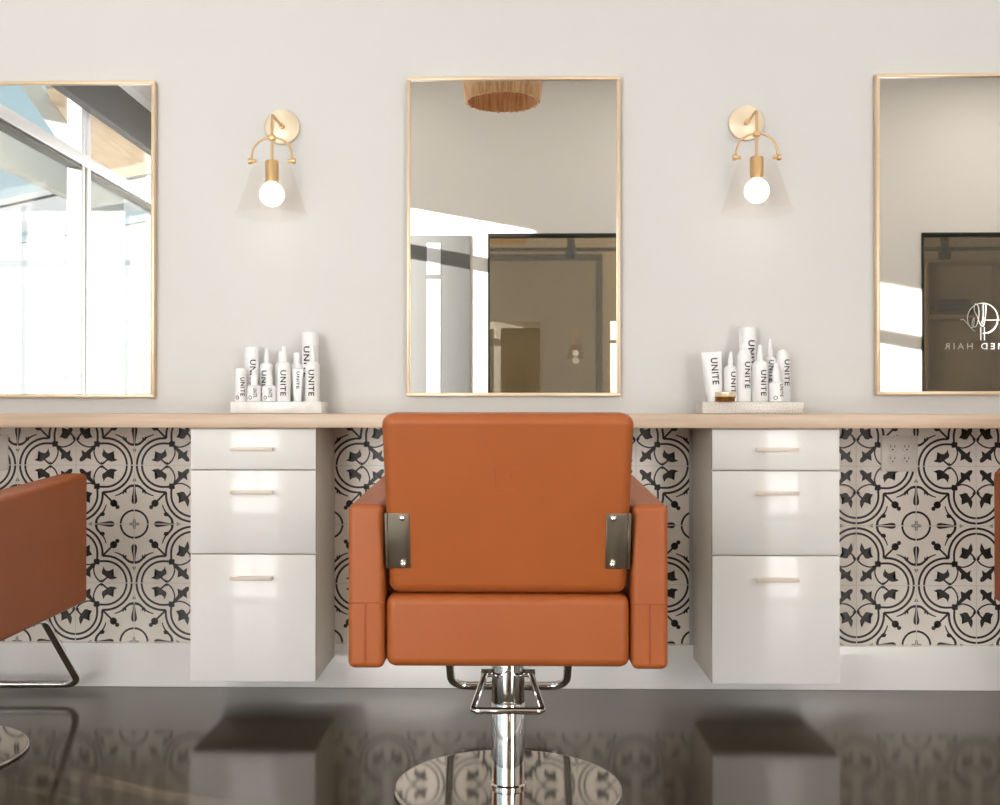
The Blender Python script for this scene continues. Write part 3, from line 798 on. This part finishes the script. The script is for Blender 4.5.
# ------------------------------------------------------------------ pendants
def pendant(x, y, label):
    t = empty('pendant_lamp', (x, y, 2.640)); tag(t, label, 'pendant lamp', 'jute rope pendants on the ceiling')
    R0, R1, h = .205, .228, .30
    b = MB(); n = 96; bb = bmesh.new(); rings = []
    for k, (r, z) in enumerate([(R0, 0), (R0 + .008, .06), (R0 + .015, .13), (R1, .22), (R1, h), (R1 - .012, h), (R1 - .014, .22), (R0 - .004, .1), (R0 - .012, .0)]):
        rings.append([bb.verts.new(((r + (.004 if i % 2 else 0)) * math.cos(2 * PI * i / n), (r + (.004 if i % 2 else 0)) * math.sin(2 * PI * i / n), z + (random.uniform(-.006, .004) if k in (0, 8) else 0))) for i in range(n)])
    for k in range(len(rings)):
        a, c = rings[k], rings[(k + 1) % len(rings)]
        for i in range(n): bb.faces.new((a[i], a[(i + 1) % n], c[(i + 1) % n], c[i]))
    bmesh.ops.recalc_face_normals(bb, faces=bb.faces); b.add(bb)
    b.build('rope_shade', M['rope'], t)
    b = MB(); b.lathe([(0, h - .004), (R1 - .006, h - .004), (R1 - .006, h + .004), (.02, h + .004), (.006, h + .02), (.004, CH - 2.640 - .02), (.06, CH - 2.640 - .018), (.06, CH - 2.640), (0, CH - 2.640)], 40)
    b.build('cord_and_canopy', M['rope'], t)
    b = MB(); b.lathe([(0, .13), (.03, .14), (.036, .17), (.03, .20), (.014, .22), (.014, h - .01)], 24); b.build('bulb', M['bulb'], t)
    return t
pendant(-.052, -2.42, 'woven jute drum pendant shade seen at the top of the middle mirror')

# added round fill lights, out of view, to raise the room's light level
def fill_light(x, y, e, label):
    t = empty('fill_light', (x, y, CH - .03)); tag(t, label, 'fill light', 'added round fill lights')
    b = MB(); b.lathe([(0, .03), (.17, .03), (.175, .025), (.175, .004), (.165, 0), (.158, .004), (.158, .01)], 40); b.build('rim', M['whiteframe'], t)
    b = MB(); b.lathe([(0, -.002), (.10, .0), (.158, .008)], 40); b.build('diffuser', M['bulb'], t)
    ld = bpy.data.lights.new('lamp', 'AREA'); ld.shape = 'DISK'; ld.size = .6; ld.energy = e; ld.color = (1.0, .95, .89)
    lo = bpy.data.objects.new('lamp', ld); COL.objects.link(lo); lo.parent = t; lo.location = (0, 0, -.012)
CE = 5.5
for i, (x, y) in enumerate([(-1.5, -1.3), (1.4, -1.3), (3.6, -1.8), (-1.6, -3.9), (1.2, -3.9), (3.7, -3.9)]):
    fill_light(x, y, CE * (2.0 if x > 3 else 1.0), 'added round fill light, ' + ['over the left chair', 'over the right chair', 'by the right wall near the mirrors',
                  'by the window at the back', 'before the dark glass', 'by the right wall at the back'][i])

# ------------------------------------------------------------------ room behind the glass (glimpsed in the mirrors)
b = MB(); z = .926 + 1.44
def ringframe(x0, x1, z0, z1, y, w, d):
    m = MB(); m.box(x0, x1, y, y + d, z1 - w, z1, .003); m.box(x0, x0 + w, y, y + d, z0, z1 - w, .003); m.box(x1 - w, x1, y, y + d, z0, z1 - w, .003); return m
t = tag(empty('framed_panel', (0, -7.358, 0)), 'big dark-framed panel on the wall of the room behind the middle glass', 'framed panel')
ringframe(-.70, .915, .25, 2.505, 0, .065, .03).build('frame', M['darkframe'], t)
m_ = MB(); m_.box(-.64, .855, .001, .012, .30, 2.44); m_.build('panel', M['panel'], t)
for nm, x0, x1, sx, lab in (('track_light', -.3, 1.6, .50, 'black spotlight on a ceiling-high rail behind the middle glass'), ('track_light', 3.0, 4.9, 3.64, 'black spotlight on a rail behind the lettered glass')):
    t = tag(empty(nm, (sx, -5.55, 2.30)), lab, 'spotlight', 'spotlights behind the glass')
    b = MB(); b.box(x0 - sx, x1 - sx, -.02, .02, -.03, 0.0, .003); b.build('rail', M['darkframe'], t)
    b = MB(); b.tube([(0, 0, .30), (0, 0, .0)], .008, 8); b.lathe([(0, .10), (.028, .095), (.034, .06), (.030, .03), (.05, -.05), (.052, -.10), (.045, -.10), (0, -.07)], 24); b.build('lamp_head', M['black'], t)
    b = MB(); b.box(x0 - sx, x1 - sx, -.3, -.26, .30, .33, .003); b.build('ceiling_channel', M['darkframe'], t)
t = tag(empty('wall_shelf', (4.56, -7.35, 0)), 'timber wall shelving seen through the lettered glass in the right mirror', 'shelf')
for zz in (.45, 1.10, 1.83, 2.38): 
    b = MB(); b.box(-.5, .30, 0, .28, zz, zz + .035, .003); b.build('shelf_board', M['shelf'], t)
for xx in (-.5, .27):
    b = MB(); b.box(xx, xx + .03, 0, .28, 0, 2.4, .003); b.build('upright', M['shelf'], t)
for k in range(3):
    b = MB(); b.box(-.24 + k * .02, .16 - k * .03, -.1, .1, 0, .05, .018, 4)
    o = b.build('folded_towel', M['towel'], loc=(4.42, -7.20, 1.866 + k * .0515))
    tag(o, 'dark folded towel on the shelf behind the lettered glass, ' + ['bottom', 'middle', 'top'][k] + ' of the stack', 'towel', 'dark towels on the shelf')
ld = bpy.data.lights.new('rear_room_fill', 'AREA'); ld.size = 1.2; ld.energy = 30; ld.color = (1, .93, .82)  # added area light that brightens the room behind the glass
lo = bpy.data.objects.new('rear_room_fill', ld); COL.objects.link(lo); lo.location = (1.8, -6.3, CH - .05)

# ------------------------------------------------------------------ outside the shopfront
b = MB(); b.box(-30, WL - .13, -40, 12, -.14, -.02); struct('floor_outside', b, M['asphalt'], smooth=False)
t = tag(empty('neighbouring_building', (-6.5, -12.4, -.02)), 'white building across the street reflected in the left mirror', 'building')
ang = math.atan2(1.24, 1.7); t.rotation_euler = (0, 0, ang)
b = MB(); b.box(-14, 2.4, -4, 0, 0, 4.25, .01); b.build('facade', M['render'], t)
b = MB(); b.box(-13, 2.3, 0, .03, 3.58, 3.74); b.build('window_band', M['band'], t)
b = MB(); b.box(-14.1, 2.5, -4.1, .08, 4.22, 4.32, .01); b.build('coping', M['render'], t)
t = tag(empty('street_canopy', (-5.2, -4.0, 0)), 'timber-lined canopy with pale beams outside the window, seen in the left mirror', 'canopy')
b = MB(); b.box(-.06, .06, -6.6, 4.6, 3.40, 3.84, .01); b.build('fascia_beam', M['canopy'], t)
pl = [(2.3, .1), (1.9, .0), (1.35, -1.6), (1.36, -2.9), (2.3, -2.4)]
bb = bmesh.new(); fc = bb.faces.new([bb.verts.new((x, y, 3.20)) for x, y in pl])
ex = bmesh.ops.extrude_face_region(bb, geom=[fc]); bmesh.ops.translate(bb, vec=(0, 0, .10), verts=[v for v in ex['geom'] if isinstance(v, bmesh.types.BMVert)])
bmesh.ops.recalc_face_normals(bb, faces=bb.faces); b = MB(); b.add(bb); b.build('soffit', M['soffit'], t, smooth=False)
b = MB(); b.tube([(2.06, -.40, 2.70), (1.30, -.40, 3.80)], .085, 4); b.build('brace', M['canopy'], t)
